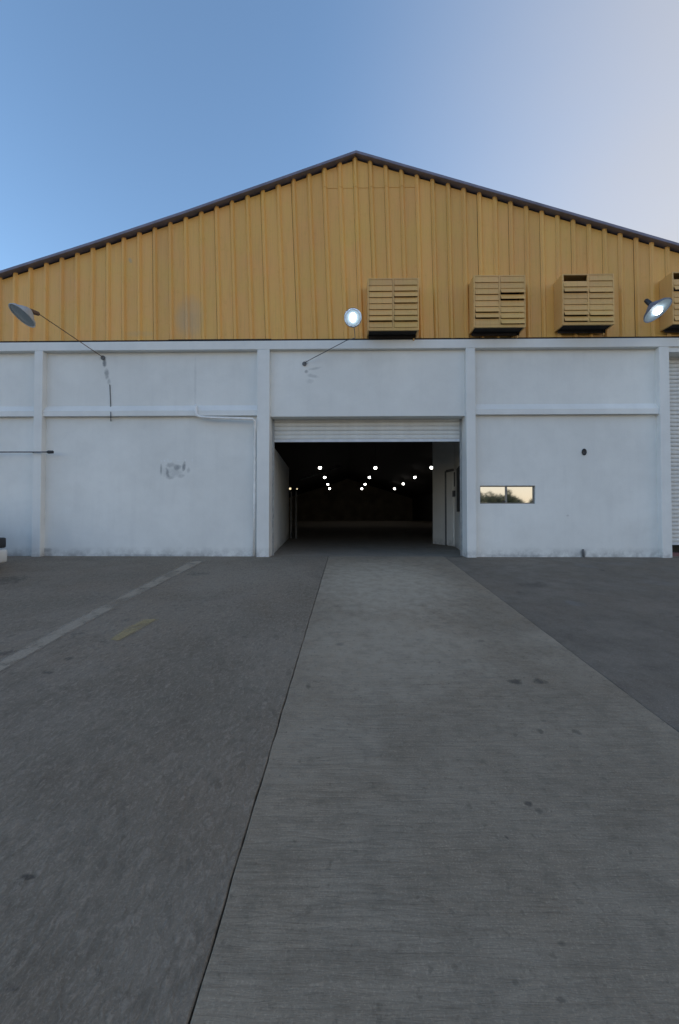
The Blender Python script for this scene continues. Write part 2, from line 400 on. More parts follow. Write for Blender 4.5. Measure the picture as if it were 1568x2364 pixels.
def band(name, ptsA, ptsB, mat):
    """ribbon on the yard through pixel-read edge points"""
    bm = bmesh.new(); rows = []; ed = []
    n = 40
    def interp(pts, s):
        s *= len(pts) - 1; i = min(int(s), len(pts) - 2); f = s - i
        return G(*pts[i]).lerp(G(*pts[i + 1]), f)
    for i in range(n + 1):
        a, b = interp(ptsA, i / n), interp(ptsB, i / n); row = []
        for k in range(7):
            p = a.lerp(b, k / 6); p.z = gz(p.y) + .006; row.append(bm.verts.new(p)); ed.append((0 if k in (0, 6) else .5 if k in (1, 5) else 1.) * (0 if i in (0, n) else 1))
        rows.append(row)
    for a, b in zip(rows, rows[1:]):
        for k in range(6): bm.faces.new((a[k], a[k + 1], b[k + 1], b[k]))
    o = obj(name, bm, mat)
    at = o.data.attributes.new('edge', 'FLOAT', 'POINT')
    for i, v in enumerate(ed): at.data[i].value = v
    return structure(o)
band('worn_line_marking', [(-120, 1592), (0, 1525), (120, 1458), (290, 1370), (445, 1293)], [(-120, 1632), (0, 1556), (150, 1470), (310, 1382), (482, 1293)], worn('faded_pale_paint', (.46, .375, .28), .40, .78))
band('yellow_paint_remnant', [(250, 1478), (285, 1452), (330, 1430)], [(275, 1482), (325, 1456), (370, 1430)], worn('faded_yellow_paint', (.50, .375, .18), .42, .62))

# ------------------------------------------------------------------ the warehouse
wh = thing('warehouse', 'long white rendered warehouse with ochre ribbed metal gable and open roller door', 'building')
ZT = Z(785)                     # top of the masonry
XL, XR = -11.6, 13.0
REC = .12
cols = {'a': (X(76), X(95.5)), 'b': (X(593), X(621.8)), 'c': (X(1077.5), X(1099)), 'd': (X(1526), X(1549))}
door = (cols['b'][1], cols['c'][0]); zlint = Z(962, REC)
rdoor = (X(1549) , X(1549) + 3.6); zr = Z(816)
pitch_l = cols['b'][0] - cols['a'][0]
col_list = list(cols.values()) + [(XL, XL + .3), (rdoor[1], rdoor[1] + .25), (XR - .3, XR)]
# small top band lines read from the photo
zb0 = Z(805)                    # underside of the top beam
zm1, zm0 = Z(938), Z(957)       # mid beam
for x0, x1 in col_list:
    bx('column', M['wall_frame'], wh, x0, x1, 0, .34, -.05, zb0, bev=.008)
bx('top_beam', M['wall_frame'], wh, XL, XR, -.002, .32, zb0 + .0005, ZT, bev=.008)
bays = [(XL + .3, cols['a'][0], True), (cols['a'][1], cols['b'][0], True), (cols['c'][1], cols['d'][0], True), (rdoor[1] + .25, XR - .3, True)]
win = (X(1108.5, REC, 1140), X(1236.5, REC, 1140), Z(1163, REC, 1170), Z(1121, REC, 1170))
for i, (x0, x1, mid) in enumerate(bays):
    bx('upper_wall_panel', M['wall'], wh, x0, x1, REC, .30, zm1 - .002, zb0 + .003)
    bm = bmesh.new()            # mid beam with weathered sloping top
    a = [(0.03, zm0), (0.035, zm1 - .06), (REC - .001, zm1 + .06), (.29, zm1 + .06), (.29, zm0)]
    # sloping top stays under the upper panel face
    for s in (x0, x1): pass
    va = [bm.verts.new((x0, y, z)) for y, z in a]; vb = [bm.verts.new((x1, y, z)) for y, z in a]
    bm.faces.new(va); bm.faces.new(vb[::-1])
    for k in range(5): bm.faces.new((va[k], va[(k + 1) % 5], vb[(k + 1) % 5], vb[k]))
    obj('mid_beam', bm, M['wall_frame'], wh)
    if i == 2:                  # the bay with the slot window: wall built around the opening
        wx0, wx1, wz0, wz1 = win
        bm = bmesh.new()
        xs = [x0, wx0, wx1, x1]; zs = [-.05, wz0, wz1, zm0 + .003]
        for yy in (REC, .30):
            g = [[bm.verts.new((x, yy, z)) for x in xs] for z in zs]
            for r in range(3):
                for c in range(3):
                    if (r, c) == (1, 1): continue
                    bm.faces.new((g[r][c], g[r][c + 1], g[r + 1][c + 1], g[r + 1][c]))
            if yy == REC: g0 = g
        for (r, c), (r2, c2) in (((1, 1), (1, 2)), ((1, 2), (2, 2)), ((2, 2), (2, 1)), ((2, 1), (1, 1))):
            bm.faces.new((g0[r][c], g0[r2][c2], g[r2][c2], g[r][c]))
        obj('lower_wall_panel', bm, M['wall'], wh)
    else:
        bx('lower_wall_panel', M['wall'], wh, x0, x1, REC, .30, -.05, zm0 + .003)
# panel above the door
bx('upper_wall_panel', M['wall'], wh, door[0], door[1], REC - .03, .335, zlint, zb0 + .003, bev=.004)
bx('upper_wall_panel', M['wall'], wh, rdoor[0], rdoor[1], .03, .335, zr, zb0 + .003)

# slot window
wx0, wx1, wz0, wz1 = win
wi = bpy.data.objects.new('window', None); C.objects.link(wi); wi.parent = wh; wi.location = (0, 0, 0)
yw = REC + .045
bm = bmesh.new(); fw = .022
box(bm, wx0, wx1, yw, yw + .05, wz0, wz0 + fw); box(bm, wx0, wx1, yw, yw + .05, wz1 - fw, wz1)
box(bm, wx0, wx0 + fw, yw + .001, yw + .05, wz0 + fw, wz1 - fw); box(bm, wx1 - fw, wx1, yw + .001, yw + .05, wz0 + fw, wz1 - fw)
obj('frame', bm, M['frame'], wi)
wm = X(1171, REC, 1140)
bm = bmesh.new(); box(bm, wm - .016, wm + .016, yw - .006, yw + .045, wz0 + fw, wz1 - fw)
obj('mullion', bm, M['frame'], wi)
def pane(x0, x1, y, tilt):
    bm = bmesh.new(); box(bm, x0, x1, y, y + .006, wz0 + fw - .002, wz1 - fw + .002)
    for v in bm.verts: v.co.y += tilt * (v.co.z - wz0) + tilt * .3 * (v.co.x - x0)
    return obj('pane', bm, M['mirror'], wi)
pane(wx0 + fw - .002, wm - .014, yw + .012, .004); pane(wm + .014, wx1 - fw + .002, yw + .026, -.003)
bx('latch', M['dark'], wi, wm - .075, wm - .018, yw - .004, yw + .01, wz0 + .035, wz0 + .055)

# gable cladding -------------------------------------------------------------
YC = .07                        # flat of the sheet
RP = [P(*q) for q in ((0, 630.5), (220, 560.5), (430, 490.5), (620, 424), (822, 352.5), (1183, 456), (1568, 567))]
AP = RP[4]
def rake(x):
    k = 0
    while k < len(RP) - 2 and x > RP[k + 1].x: k += 1
    a, b = RP[k], RP[k + 1]
    return a.z + (b.z - a.z) / (b.x - a.x) * (x - a.x)
zc = ZT + .036
def lean(px): return .006 + .036 * math.exp(-((px - 690) / 330.) ** 2)
pos = []
px = 36 - 35.6 * 12
while px < 36 + 35.6 * 60:
    pos.append(px); px += 35.6 if px < 818 else 36.1
ribs = []
for px in pos:
    # px read at the rake; carry it down to the sheet foot
    xt = X(px, YC, 600); zt = rake(xt); ribs.append((xt + lean(px) * (zt - zc), lean(px)))
Z_SEAM = Z(428)
def rx(i, z): xb, l = ribs[i]; return xb - l * (z - zc)
for i in range(len(ribs) - 1):
    if ribs[i][0] < XL + .1 or ribs[i + 1][0] > XR - .1: continue
    bm = bmesh.new()
    p_ = pos[i]; seam = 735 < p_ < 935
    rb, rt, rh = .050 + random.uniform(-.003, .003), .019, .040 + random.uniform(-.004, .004)
    def section(z, off):
        a = rx(i, z); b = rx(i + 1, z)
        return [(a - rb, YC + off), (a - rt, YC - rh + off), (a + rt, YC - rh + off), (a + rb, YC + off), (a + rb + .003, YC + off + .003), (b - rb - .002, YC + off + .003)]
    tops = []
    for k, (x, y) in enumerate(section(0, 0)): pass
    nz = 9; prev = None
    levels = [zc + (1.0) * k / nz for k in range(nz + 1)]
    secz = []
    def ztop(k):
        # rib reaches the trim, the flat stops short and leaves a shadow gap
        z = rake(rx(i, 6.0) if k < 4 else rx(i, 6.0))
        zz = zc + 1
        for _ in range(6):
            xx = section(zz, 0)[k][0]; zz = rake(xx) - (.045 if k in (1, 2) else .05 if k in (0, 3) else .092)
        return zz
    zt = [ztop(k) for k in range(6)]
    if zt[5] < zc + .1: bm.free(); continue
    fr = [0, .12, .3, .5, .7, .88, 1]
    grid = []
    if seam:
        fs = (Z_SEAM - zc) / (sum(zt) / 6 - zc)
        fr = [0, .2, .4, .6, .8 * fs + .0, fs - .0005, fs + .0005, 1]
        fr = sorted(set(f for f in fr if f <= 1))
    w1 = random.uniform(-.0015, .0015)
    for f in fr:
        row = []
        off = w1 * math.sin(f * 5 + i)
        if seam and f > fs: off -= .007
        for k in range(6):
            z = zc + (zt[k] - zc) * f
            if seam and f < 1 and f > fs - .01: z = Z_SEAM + (f - fs) * 4 * 1
            x, y = section(z, off)[k]
            row.append(bm.verts.new((x, y, z)))
        grid.append(row)
    for a, b in zip(grid, grid[1:]):
        for k in range(5): bm.faces.new((a[k], a[k + 1], b[k + 1], b[k]))
    obj('cladding_panel', bm, M['ochre'], wh)

# near-black lining paints the shade behind the sheets, solid gable
bm = bmesh.new(); xs = [XL] + [q.x for q in RP] + [XR]
prism(bm, [(XL, ZT - .05)] + [(x, rake(x) - .03) for x in xs] + [(XR, ZT - .05)], .10, .20)
obj('gable_lining', bm, M['void'], wh)
# flashing strip at the foot of the sheets, its black paints the slot's shadow
for x0, x1, h in ((XL, X(385), .040), (X(385) + .003, X(625), .050), (X(625) + .003, XR, .040)):
    bx('shade_flashing', M['void'], wh, x0, x1, .026, .30, ZT - .01, ZT + h)
# rake trim both sides + roof sheets with corrugation depth
def trim(xa, xb, name='rake_trim'):
    bm = bmesh.new(); n = 2
    va = []
    for x in (xa, xb):
        zt_ = rake(x); va.append([bm.verts.new(c) for c in ((x, -.06, zt_), (x, -.06, zt_ - .052), (x, -.035, zt_ - .058), (x, .10, zt_ - .05), (x, .10, zt_))])
    for k in range(5): bm.faces.new((va[0][k], va[0][(k + 1) % 5], va[1][(k + 1) % 5], va[1][k]))
    bm.faces.new(va[0]); bm.faces.new(va[1][::-1]); obj(name, bm, M['roof_trim'], wh)
segs = [XL] + [q.x for q in RP[1:6]] + [XR]
for a, b in zip(segs, segs[1:]): trim(a + .001, b - .001)
DEPTH = 72.
for xa, xb in zip(segs, segs[1:]):
    bm = bmesh.new(); n = max(2, int((xb - xa) / 1.0))
    prism(bm, [(xa, rake(xa) - .05), (xb, rake(xb) - .05), (xb, rake(xb) + .006), (xa, rake(xa) + .006)], -.05, DEPTH)
    obj('roof', bm, M['roof'], wh)
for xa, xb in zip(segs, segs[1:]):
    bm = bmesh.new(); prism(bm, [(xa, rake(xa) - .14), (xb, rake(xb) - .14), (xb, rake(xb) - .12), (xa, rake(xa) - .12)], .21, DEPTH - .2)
    obj('ceiling', bm, M['void'], wh)  # near-black lining paints the roof underside as unlit
# hall shell
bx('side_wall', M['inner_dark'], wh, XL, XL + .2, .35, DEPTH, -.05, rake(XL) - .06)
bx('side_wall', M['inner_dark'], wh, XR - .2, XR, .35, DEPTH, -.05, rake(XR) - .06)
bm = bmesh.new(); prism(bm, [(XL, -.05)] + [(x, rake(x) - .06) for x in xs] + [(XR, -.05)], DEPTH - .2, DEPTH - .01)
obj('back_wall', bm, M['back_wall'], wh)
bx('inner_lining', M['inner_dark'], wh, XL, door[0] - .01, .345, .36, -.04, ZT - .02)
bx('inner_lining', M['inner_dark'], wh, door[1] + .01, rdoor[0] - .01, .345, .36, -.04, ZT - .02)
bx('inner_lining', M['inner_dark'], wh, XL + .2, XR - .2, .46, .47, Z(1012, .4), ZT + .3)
bm = bmesh.new()
for a, b in (((XL + .2, .161), (XR - .2, DEPTH - .2)),):
    v = [bm.verts.new(c) for c in ((a[0], a[1], .0), (b[0], a[1], .0), (b[0], b[1], .0), (a[0], b[1], .0))]; bm.faces.new(v)
structure(obj('hall_floor', bm, M['floor']))

# unseen block added out of frame to the right to stop the low sun
nb = thing('unseen_sun_blocker', 'unseen grey block added on the right to shut out the low sun', 'building', (13.4, 0, 0))
for q in (bx('front_wall', M['wall_frame'], nb, 0, 46, .05, .3, -.05, 6.4), bx('side_wall', M['wall_frame'], nb, 0, .25, .301, 40, -.05, 6.4), bx('end_wall', M['wall_frame'], nb, 45.7, 46, .301, 40, -.05, 6.4), bx('roof', M['roof'], nb, -.05, 46.1, .0, 40, 6.401, 6.5)): pass
# partitions inside ------------------------------------------------------------
def partition(p0, p1, th, z0, z1a, z1b, mat, name='partition_wall'):
    bm = bmesh.new(); a, b = Vector((*p0, 0)), Vector((*p1, 0)); n = (b - a).normalized().cross(Vector((0, 0, 1))) * th
    vs = [bm.verts.new(Vector((q.x, q.y, z))) for q, z in ((a, z0), (b, z0), (b, z1b), (a, z1a))]
    ws = [bm.verts.new(v.co + n) for v in vs]
    bm.faces.new(vs); bm.faces.new(ws[::-1])
    for k in range(4): bm.faces.new((vs[k], vs[(k + 1) % 4], ws[(k + 1) % 4], ws[k]))
    return obj(name, bm, mat, wh)
def F(px, py):
    d = ray(px, py); return CAMP + d * (-CAMP.z / d.z)
def onray(px, y): return P(px, 1200, y).x
la = (door[0] + .0, .37); lb_ = F(667, 1242)
partition(la, (lb_.x, lb_.y), -.12, 0, 2.30, 2.60, M['inner_wall'])
partition((lb_.x, lb_.y + .002), (lb_.x - .8, lb_.y + .01), -.12, 0, 2.60, 2.60, M['inner_wall'])
for pxx in (672, 683.5):
    p = F(pxx, 1243); bx('post', M['pipe_grey'], wh, p.x - .03, p.x + .03, p.y, p.y + .07, 0, 1.72)
ra, rb_, rc_ = F(1000, 1255), F(1050, 1261.5), F(1066, 1275)
partition((ra.x, ra.y), (rb_.x, rb_.y), -.10, 0, 3.3, 3.3, M['inner_wall'])
partition((rb_.x + .001, rb_.y), (rc_.x + .02, rc_.y), -.10, 0, 3.3, 3.3, M['inner_wall'])
partition((rc_.x + .03, rc_.y - .001), (door[1] + .12, .365), -.10, 0, 3.3, 3.3, M['inner_wall'])
partition((ra.x - .001, ra.y + .01), (ra.x + 1.3, ra.y + 3.5), .1, 0, 3.3, 3.3, M['inner_wall'])
def on_wall(a, b, s0, s1, z0, z1, proud, name, mat, parent):
    a = Vector((a.x, a.y, 0)); b = Vector((b.x, b.y, 0)); d = (b - a); u = d.normalized(); n = Vector((u.y, -u.x, 0))
    if n.dot(CAMP - a) < 0: n = -n
    bm = bmesh.new()
    q0, q1 = a + d * s0, a + d * s1
    vs = [bm.verts.new(Vector((q.x, q.y, z)) + n * .001) for q, z in ((q0, z0), (q1, z0), (q1, z1), (q0, z1))]
    ws = [bm.verts.new(v.co + n * proud) for v in vs]
    bm.faces.new(vs); bm.faces.new(ws[::-1])
    for k in range(4): bm.faces.new((vs[k], vs[(k + 1) % 4], ws[(k + 1) % 4], ws[k]))
    return obj(name, bm, mat, parent)
dr = on_wall(ra, rb_, .70, .97, .02, 2.02, .03, 'door', M['inner_wall'], wh)
dfm = bpy.data.objects.new('door_frame', None); C.objects.link(dfm); dfm.parent = wh
on_wall(ra, rb_, .66, .695, 0, 2.06, .055, 'jamb', M['pipe_grey'], dfm); on_wall(ra, rb_, .70, .99, 2.03, 2.09, .05, 'head', M['pipe_grey'], dfm)
# dark glazed slot and switch box on the office wall
on_wall(rb_, rc_, .50, .88, .92, 1.98, .02, 'office_window', M['dark'], wh)
on_wall(rb_, rc_, .03, .2, 1.33, 1.48, .06, 'switch_box', M['dark'], wh)
on_wall(rb_, rc_, .05, .10, 1.6, 1.98, .02, 'conduit', M['dark'], wh)

bm = bmesh.new(); tube(bm, [P(690, 1108, 14), P(785, 1076, 15)], .05, 8); obj('roof_brace', bm, M['inner_wall'], wh)
# roller shutters ----------------------------------------------------------------
def slat_mesh(w, h, bulge=.017):
    bm = bmesh.new(); rows = []
    prof = [(0, 0), (-bulge * .7, h * .12), (-bulge, h * .35), (-bulge * .95, h * .62), (-bulge * .5, h * .88), (.002, h * .97), (.004, h)]
    for x in (0, w): rows.append([bm.verts.new((x, y, z)) for y, z in prof])
    for k in range(len(prof) - 1): bm.faces.new((rows[0][k], rows[1][k], rows[1][k + 1], rows[0][k + 1]))
    me = bpy.data.meshes.new('slat'); bmesh.ops.recalc_face_normals(bm, faces=bm.faces); bm.to_mesh(me); bm.free()
    me.materials.append(M['shutter']); 
    return me
def shutter(x0, x1, y, z0, z1, pitch):
    r = bpy.data.objects.new('roller_shutter', None); C.objects.link(r); r.parent = wh
    me = slat_mesh(x1 - x0, pitch)
    z = z0 + .055
    while z < z1:
        s = bpy.data.objects.new('slat', me); C.objects.link(s); s.parent = r; s.location = (x0, y + random.uniform(-.002, .002), z); z += pitch
    bx('bottom_bar', M['shutter_edge'], r, x0, x1, y - .022, y + .02, z0, z0 + .054, bev=.004)
    for xa, xb in ((x0 - .035, x0 + .012), (x1 - .012, x1 + .035)):
        bm = bmesh.new(); box(bm, xa, xb, y - .035, y - .02, -.0, z1 + .1); obj('guide_rail', bm, M['galv'], r)
    return r
ys_ = .37
shutter(door[0] + .03, door[1] - .03, ys_, Z(1020, ys_ - .02), zlint + .25, (Z(1000, ys_) - Z(1010, ys_)))
shutter(rdoor[0] + .03, rdoor[1] - .03, .33, Z(1257, .33), zr + .2, .0815)
bx('inner_lining', M['inner_dark'], wh, rdoor[0] - .1, rdoor[1] + .1, .60, .61, .0, ZT)
bx('door_sill', simple('red_primer', (.20, .10, .10), .7), wh, rdoor[0], rdoor[1], .30, .50, .001, .07)

# ------------------------------------------------------------------ cooler hoods on the gable
def hood(pl, pr, pt, pb, label, opens, missing):
    yf = -.26; x0, x1 = P(pl, 700, yf).x, P(pr, 700, yf).x; z0, z1 = P((pl + pr) / 2, pb, yf).z, P((pl + pr) / 2, pt, yf).z
    t = thing('ventilation_hood', label, 'vent', ((x0 + x1) / 2, 0, z0), 'ochre louvred ventilation hoods on the gable')
    loc = Vector(t.location)
    def put(o): 
        o.data.transform(Matrix.Translation(-loc)); return o
    sk = .028
    bm = bmesh.new(); box(bm, x0, x0 + sk, yf, YC - .005, z0, z1); put(obj('side_panel', bm, M['ochre_box'], t))
    bm = bmesh.new(); box(bm, x1 - sk, x1, yf, YC - .005, z0, z1); put(obj('side_panel', bm, M['ochre_box'], t))
    bm = bmesh.new(); box(bm, x0 + sk, x1 - sk, yf, YC - .005, z1 - .022, z1 + .001); put(obj('top_panel', bm, M['ochre_box'], t))
    bm = bmesh.new(); box(bm, x0 + sk, x1 - sk, yf - .002, yf + .03, z0 - .002, z0 + .05); put(obj('bottom_rail', bm, M['ochre_box'], t))
    xm = (x0 + x1) / 2; bm = bmesh.new(); box(bm, xm - .017, xm + .017, yf - .003, yf + .03, z0 + .05, z1 - .022); put(obj('mullion', bm, M['ochre_box'], t))
    bm = bmesh.new(); box(bm, x0 + sk, x1 - sk, -.02, -.01, z0 - .06, z1 - .022); put(obj('shade_back_panel', bm, M['void'], t))  # near-black panel paints the dark inside the hood
    bm = bmesh.new(); box(bm, x0 + sk, x1 - sk, yf + .03, YC - .01, z0 + .006, z0 + .012); put(obj('underside', bm, M['void'], t))  # near-black panel paints the shade under the open hood
    bm = bmesh.new(); box(bm, x1 - .075, x1 - .05, -.02, .02, z0 - .10, z0 + .004); put(obj('support_strut', bm, M['ochre_box'], t))
    n = 8; h = (z1 - .022 - z0 - .05) / n
    for c, (a, b) in enumerate(((x0 + sk, xm - .017), (xm + .017, x1 - sk))):
        for k in range(n):
            if (c, k) in missing: continue
            op = opens.get((c, k), random.choice((.10, .14, .18)))     # radians the blade has swung out
            zc_ = z0 + .05 + h * (k + .98)
            bm = bmesh.new(); box(bm, a + .004, b - .004, -.004, .004, -h * .99, 0)
            for v in bm.verts:
                if v.co.z < -h * .5: v.co.y += .0
            o = obj('slat', bm, M['ochre_box'], t)
            o.data.transform(Matrix.Rotation(op, 4, 'X') if False else Matrix.Rotation(-op, 4, 'X'))
            o.data.transform(Matrix.Translation(Vector((0, yf + .010, zc_ )) - loc))
    return t
def OP(**k): return {}
hood(849, 967.5, 642, 762, 'louvred ochre hood right beside the lit lamp above the open door', {(0, 0): .18, (1, 0): .2, (0, 1): .4, (1, 1): .38, (0, 2): .22, (1, 2): .22, (1, 4): .3, (1, 5): .34, (0, 6): .22, (1, 6): .25}, set())
hood(1094, 1214, 635, 755, 'second louvred ochre hood, its slats swung open unevenly on the right half', {(0, 1): .40, (0, 2): .34, (1, 0): .36, (1, 1): .25, (1, 4): .46, (1, 5): .50, (0, 5): .2}, set())
hood(1299, 1419, 632, 749, 'louvred ochre hood with one top slat missing, showing a black hole', {(0, 0): .42, (1, 0): .3, (0, 1): .44, (1, 1): .36, (0, 5): .4, (1, 5): .25}, {(0, 7)})
hood(1553, 1673, 627, 747, 'louvred ochre hood cut by the right edge, behind the right lit lamp', {(0, 5): .45, (0, 0): .3}, {(0, 7)})

# ------------------------------------------------------------------ yard lamps
def yard_lamp(label, center, facing, mount, lit, r=.17, arm_mat=None, via=None):
    t = thing('yard_lamp', label, 'lamp', mount, 'dish lamps on pipe arms above the facade')
    loc = Vector(mount)
    f = Vector(facing).normalized(); q = f.to_track_quat('Z', 'Y').to_matrix().to_4x4()
    m = Matrix.Translation(Vector(center) - loc) @ q
    bm = bmesh.new()
    lathe(bm, [(.045, -.17), (.075, -.15), (.115, -.115), (.155, -.07), (r * .93, -.03), (r, 0), (r + .006, .004), (r + .006, .014), (r - .004, .014), (r - .012, 0), (.145, -.03), (.1, -.08), (.03, -.12)], m)
    obj('reflector_dish', bm, M['blue_enamel'] if lit else M['enamel'], t, True)
    nk = Vector(center) - f * .15; toward = (Vector(via[-1]) if via else Vector(mount)) - nk
    if lit: toward = -f
    toward = (toward.normalized() * .75 - f * .25).normalized()
    bm = bmesh.new(); tube(bm, [nk - loc, nk + toward * .04 - loc, nk + toward * .15 - loc, nk + toward * .165 - loc], [.038, .042, .036, .02], 14); obj('socket', bm, M['rust'] if not lit else M['dark'], t)
    if lit:
        bm = bmesh.new(); lathe(bm, [(r - .014, .003), (.0005, .010)], m, 28); obj('lens', bm, M['lens_lit'], t)
        bm = bmesh.new(); lathe(bm, [(.004, .07), (.03, .066), (.045, .04), (.048, .013)], m @ Matrix.Scale(1.45, 4, (0, 1, 0)) , 24, True, False); obj('bulb', bm, M['led'], t, True)
    else:
        bm = bmesh.new(); lathe(bm, [(r - .012, .005), (.0005, .018)], m, 28); obj('lens', bm, M['lens'], t, True)
    back = nk + toward * .16
    bm = bmesh.new(); pts = [Vector((0, 0, 0)), Vector((0, -.03, .012))]
    if via: pts += [Vector(v) - loc for v in via]
    pts += [back - loc]
    tube(bm, pts, .0075, 8); obj('arm', bm, M[arm_mat or 'rust'], t)
    bm = bmesh.new(); lathe(bm, [(.045, 0), (.045, .012), (.02, .02)], Matrix.Rotation(R(90), 4, 'X'), 16, True, True); obj('wall_flange', bm, M['pipe_grey'], t)
    return t
c1 = P(52, 728, -1.15); m1 = P(238, 826, REC - .005)
yard_lamp('unlit grey dish lamp on a rusty arm at the far left', c1, (-.40, -.42, -.80), m1, False, .225)
c2 = P(815, 733, -.85); m2 = P(703, 840, REC - .035)
yard_lamp('lit round dish lamp facing forward above the open roller door', c2, (-.02, -1, -.22), m2, True, .155, 'pipe_grey', [P(800, 786, -.30), P(820, 780, -.42), P(819, 765, -.45)])
c3 = P(1518, 716, -.85); m3 = P(1522, 728, YC - .005)
yard_lamp('lit tilted dish lamp beside the rightmost louvred hood', c3, (.34, -.44, -.83), m3, True, .235, 'pipe_grey', [P(1515, 725, -.25)])

# ------------------------------------------------------------------ pipes and small fixtures
bm = bmesh.new()
pr = .027
pts = [P(452.5, 936, .06), P(452.5, 942, 0), P(452.5, 952, -.02), P(455.5, 959, -.02), P(463, 962.5, -.03), P(480, 964, -.04), P(583, 967, -.06), P(588.5, 972, -.055), P(589, 1000, .05), P(588, 1150, .06), P(586.5, 1282.5, .06)]
tube(bm, pts, pr, 10)
tag(obj('drain_pipe', bm, M['pipe_white'], None, True), 'white pipe bending along the beam and down beside the column left of the door', 'pipe')
bm = bmesh.new(); a, b = P(-60, 1043.5, -.06), P(112, 1043.5, -.06)
rodt = thing('pipe_rail', 'dark horizontal pipe with a knobbed end sticking past the leftmost column', 'pipe', b)
tube(bm, [a - b, Vector((0, 0, 0))], .013, 8); obj('rod', bm, M['pipe_grey'], rodt)
bm = bmesh.new(); tube(bm, [Vector((-.03, 0, 0)), Vector((.0, 0, 0)), Vector((.09, 0, .0)), Vector((.10, 0, 0))], [.018, .034, .03, .012], 12); obj('knob', bm, M['dark'], rodt)
bm = bmesh.new(); tube(bm, [Vector((-.35, .065, 0)), Vector((-.35, -.0, 0))], .01, 8); obj('bracket', bm, M['dark'], rodt)
bm = bmesh.new(); tube(bm, [P(253.5, 888, REC - .008), P(255, 925, REC - .008), P(255.5, 940, REC - .008), P(255.8, 957, .0), P(256, 972, REC - .006)], .0085, 8)
tag(obj('cable', bm, M['pipe_grey']), 'thin dark cable hanging from the left lamp mount over the wall', 'cable')
p = P(1348.5, 1043.5, REC)
bm = bmesh.new(); lathe(bm, [(.046, 0), (.05, .012), (.036, .018), (.033, .016), (.0005, .0155)], Matrix.Translation(p) @ Matrix.Rotation(R(90), 4, 'X') @ Matrix.Scale(1.35, 4, (0, 1, 0)), 20)
tag(obj('pipe_opening', bm, M['dark'], None, True), 'small black oval pipe opening in the wall right of the slot window', 'pipe opening')
p = P(1348, 1282, REC - .03); q = P(1346, 1268, REC - .03)
bm = bmesh.new(); tube(bm, [(p.x, p.y, -.02), (q.x + .005, q.y, q.z - .03), (q.x, q.y, q.z)], .02, 10)
tag(obj('pipe_stub', bm, M['pipe_grey'], None, True), 'short grey pipe stub standing at the foot of the right wall', 'pipe')

# ------------------------------------------------------------------ lamps hung in the hall
def bay(px, py, d, mat, r, label):
    y = d - 8.19; c = P(px, py, y)
    t = thing('high_bay_lamp', label, 'ceiling lamp', c, 'lamps hanging from the hall roof')
    bm = bmesh.new(); lathe(bm, [(.04, .30), (.07, .26), (.10, .2), (r * .8, .06), (r + .03, 0)], Matrix.Identity(4), 20, True); obj('shade', bm, M['dark'], t, True)
    bm = bmesh.new(); bmesh.ops.create_icosphere(bm, subdivisions=2, radius=r); bmesh.ops.translate(bm, verts=bm.verts, vec=(0, 0, .01)); obj('globe', bm, mat, t, True)
    bm = bmesh.new(); tube(bm, [(0, 0, .3), (0, 0, rake(c.x) - c.z - .05)], .012, 6); obj('hanger', bm, M['dark'], t)
D4 = [35.6, 44.3, 53.9, 62.3]
rowL = [(739, 1080), (750, 1102), (757, 1118), (761, 1128)]
rowM = [(867, 1080), (853, 1102), (843, 1118), (835.5, 1128)]
rowR = [(996.5, 1079.5), (958, 1102), (931, 1117), (911, 1128)]
ordn = ['nearest', 'second', 'third', 'farthest']
for nm, row in (('left', rowL), ('middle', rowM), ('right', rowR)):
    for k, (a, b) in enumerate(row):
        bay(a, b, D4[k], M['bay_lit'], (.135, .14, .145, .155)[k], f'{ordn[k]} glowing lamp in the {nm} row of the dark hall')
bay(670, 1128, 60, M['bay_dim'], .17, 'dim yellowish lamp above the outer white post inside the hall')
bay(686, 1128.5, 62.5, M['bay_dim'], .12, 'dim yellowish lamp above the inner white post inside the hall')
bay(970.5, 1132, 64, M['bay_dim'], .10, 'faint small lamp deep in the hall beside the office partition')

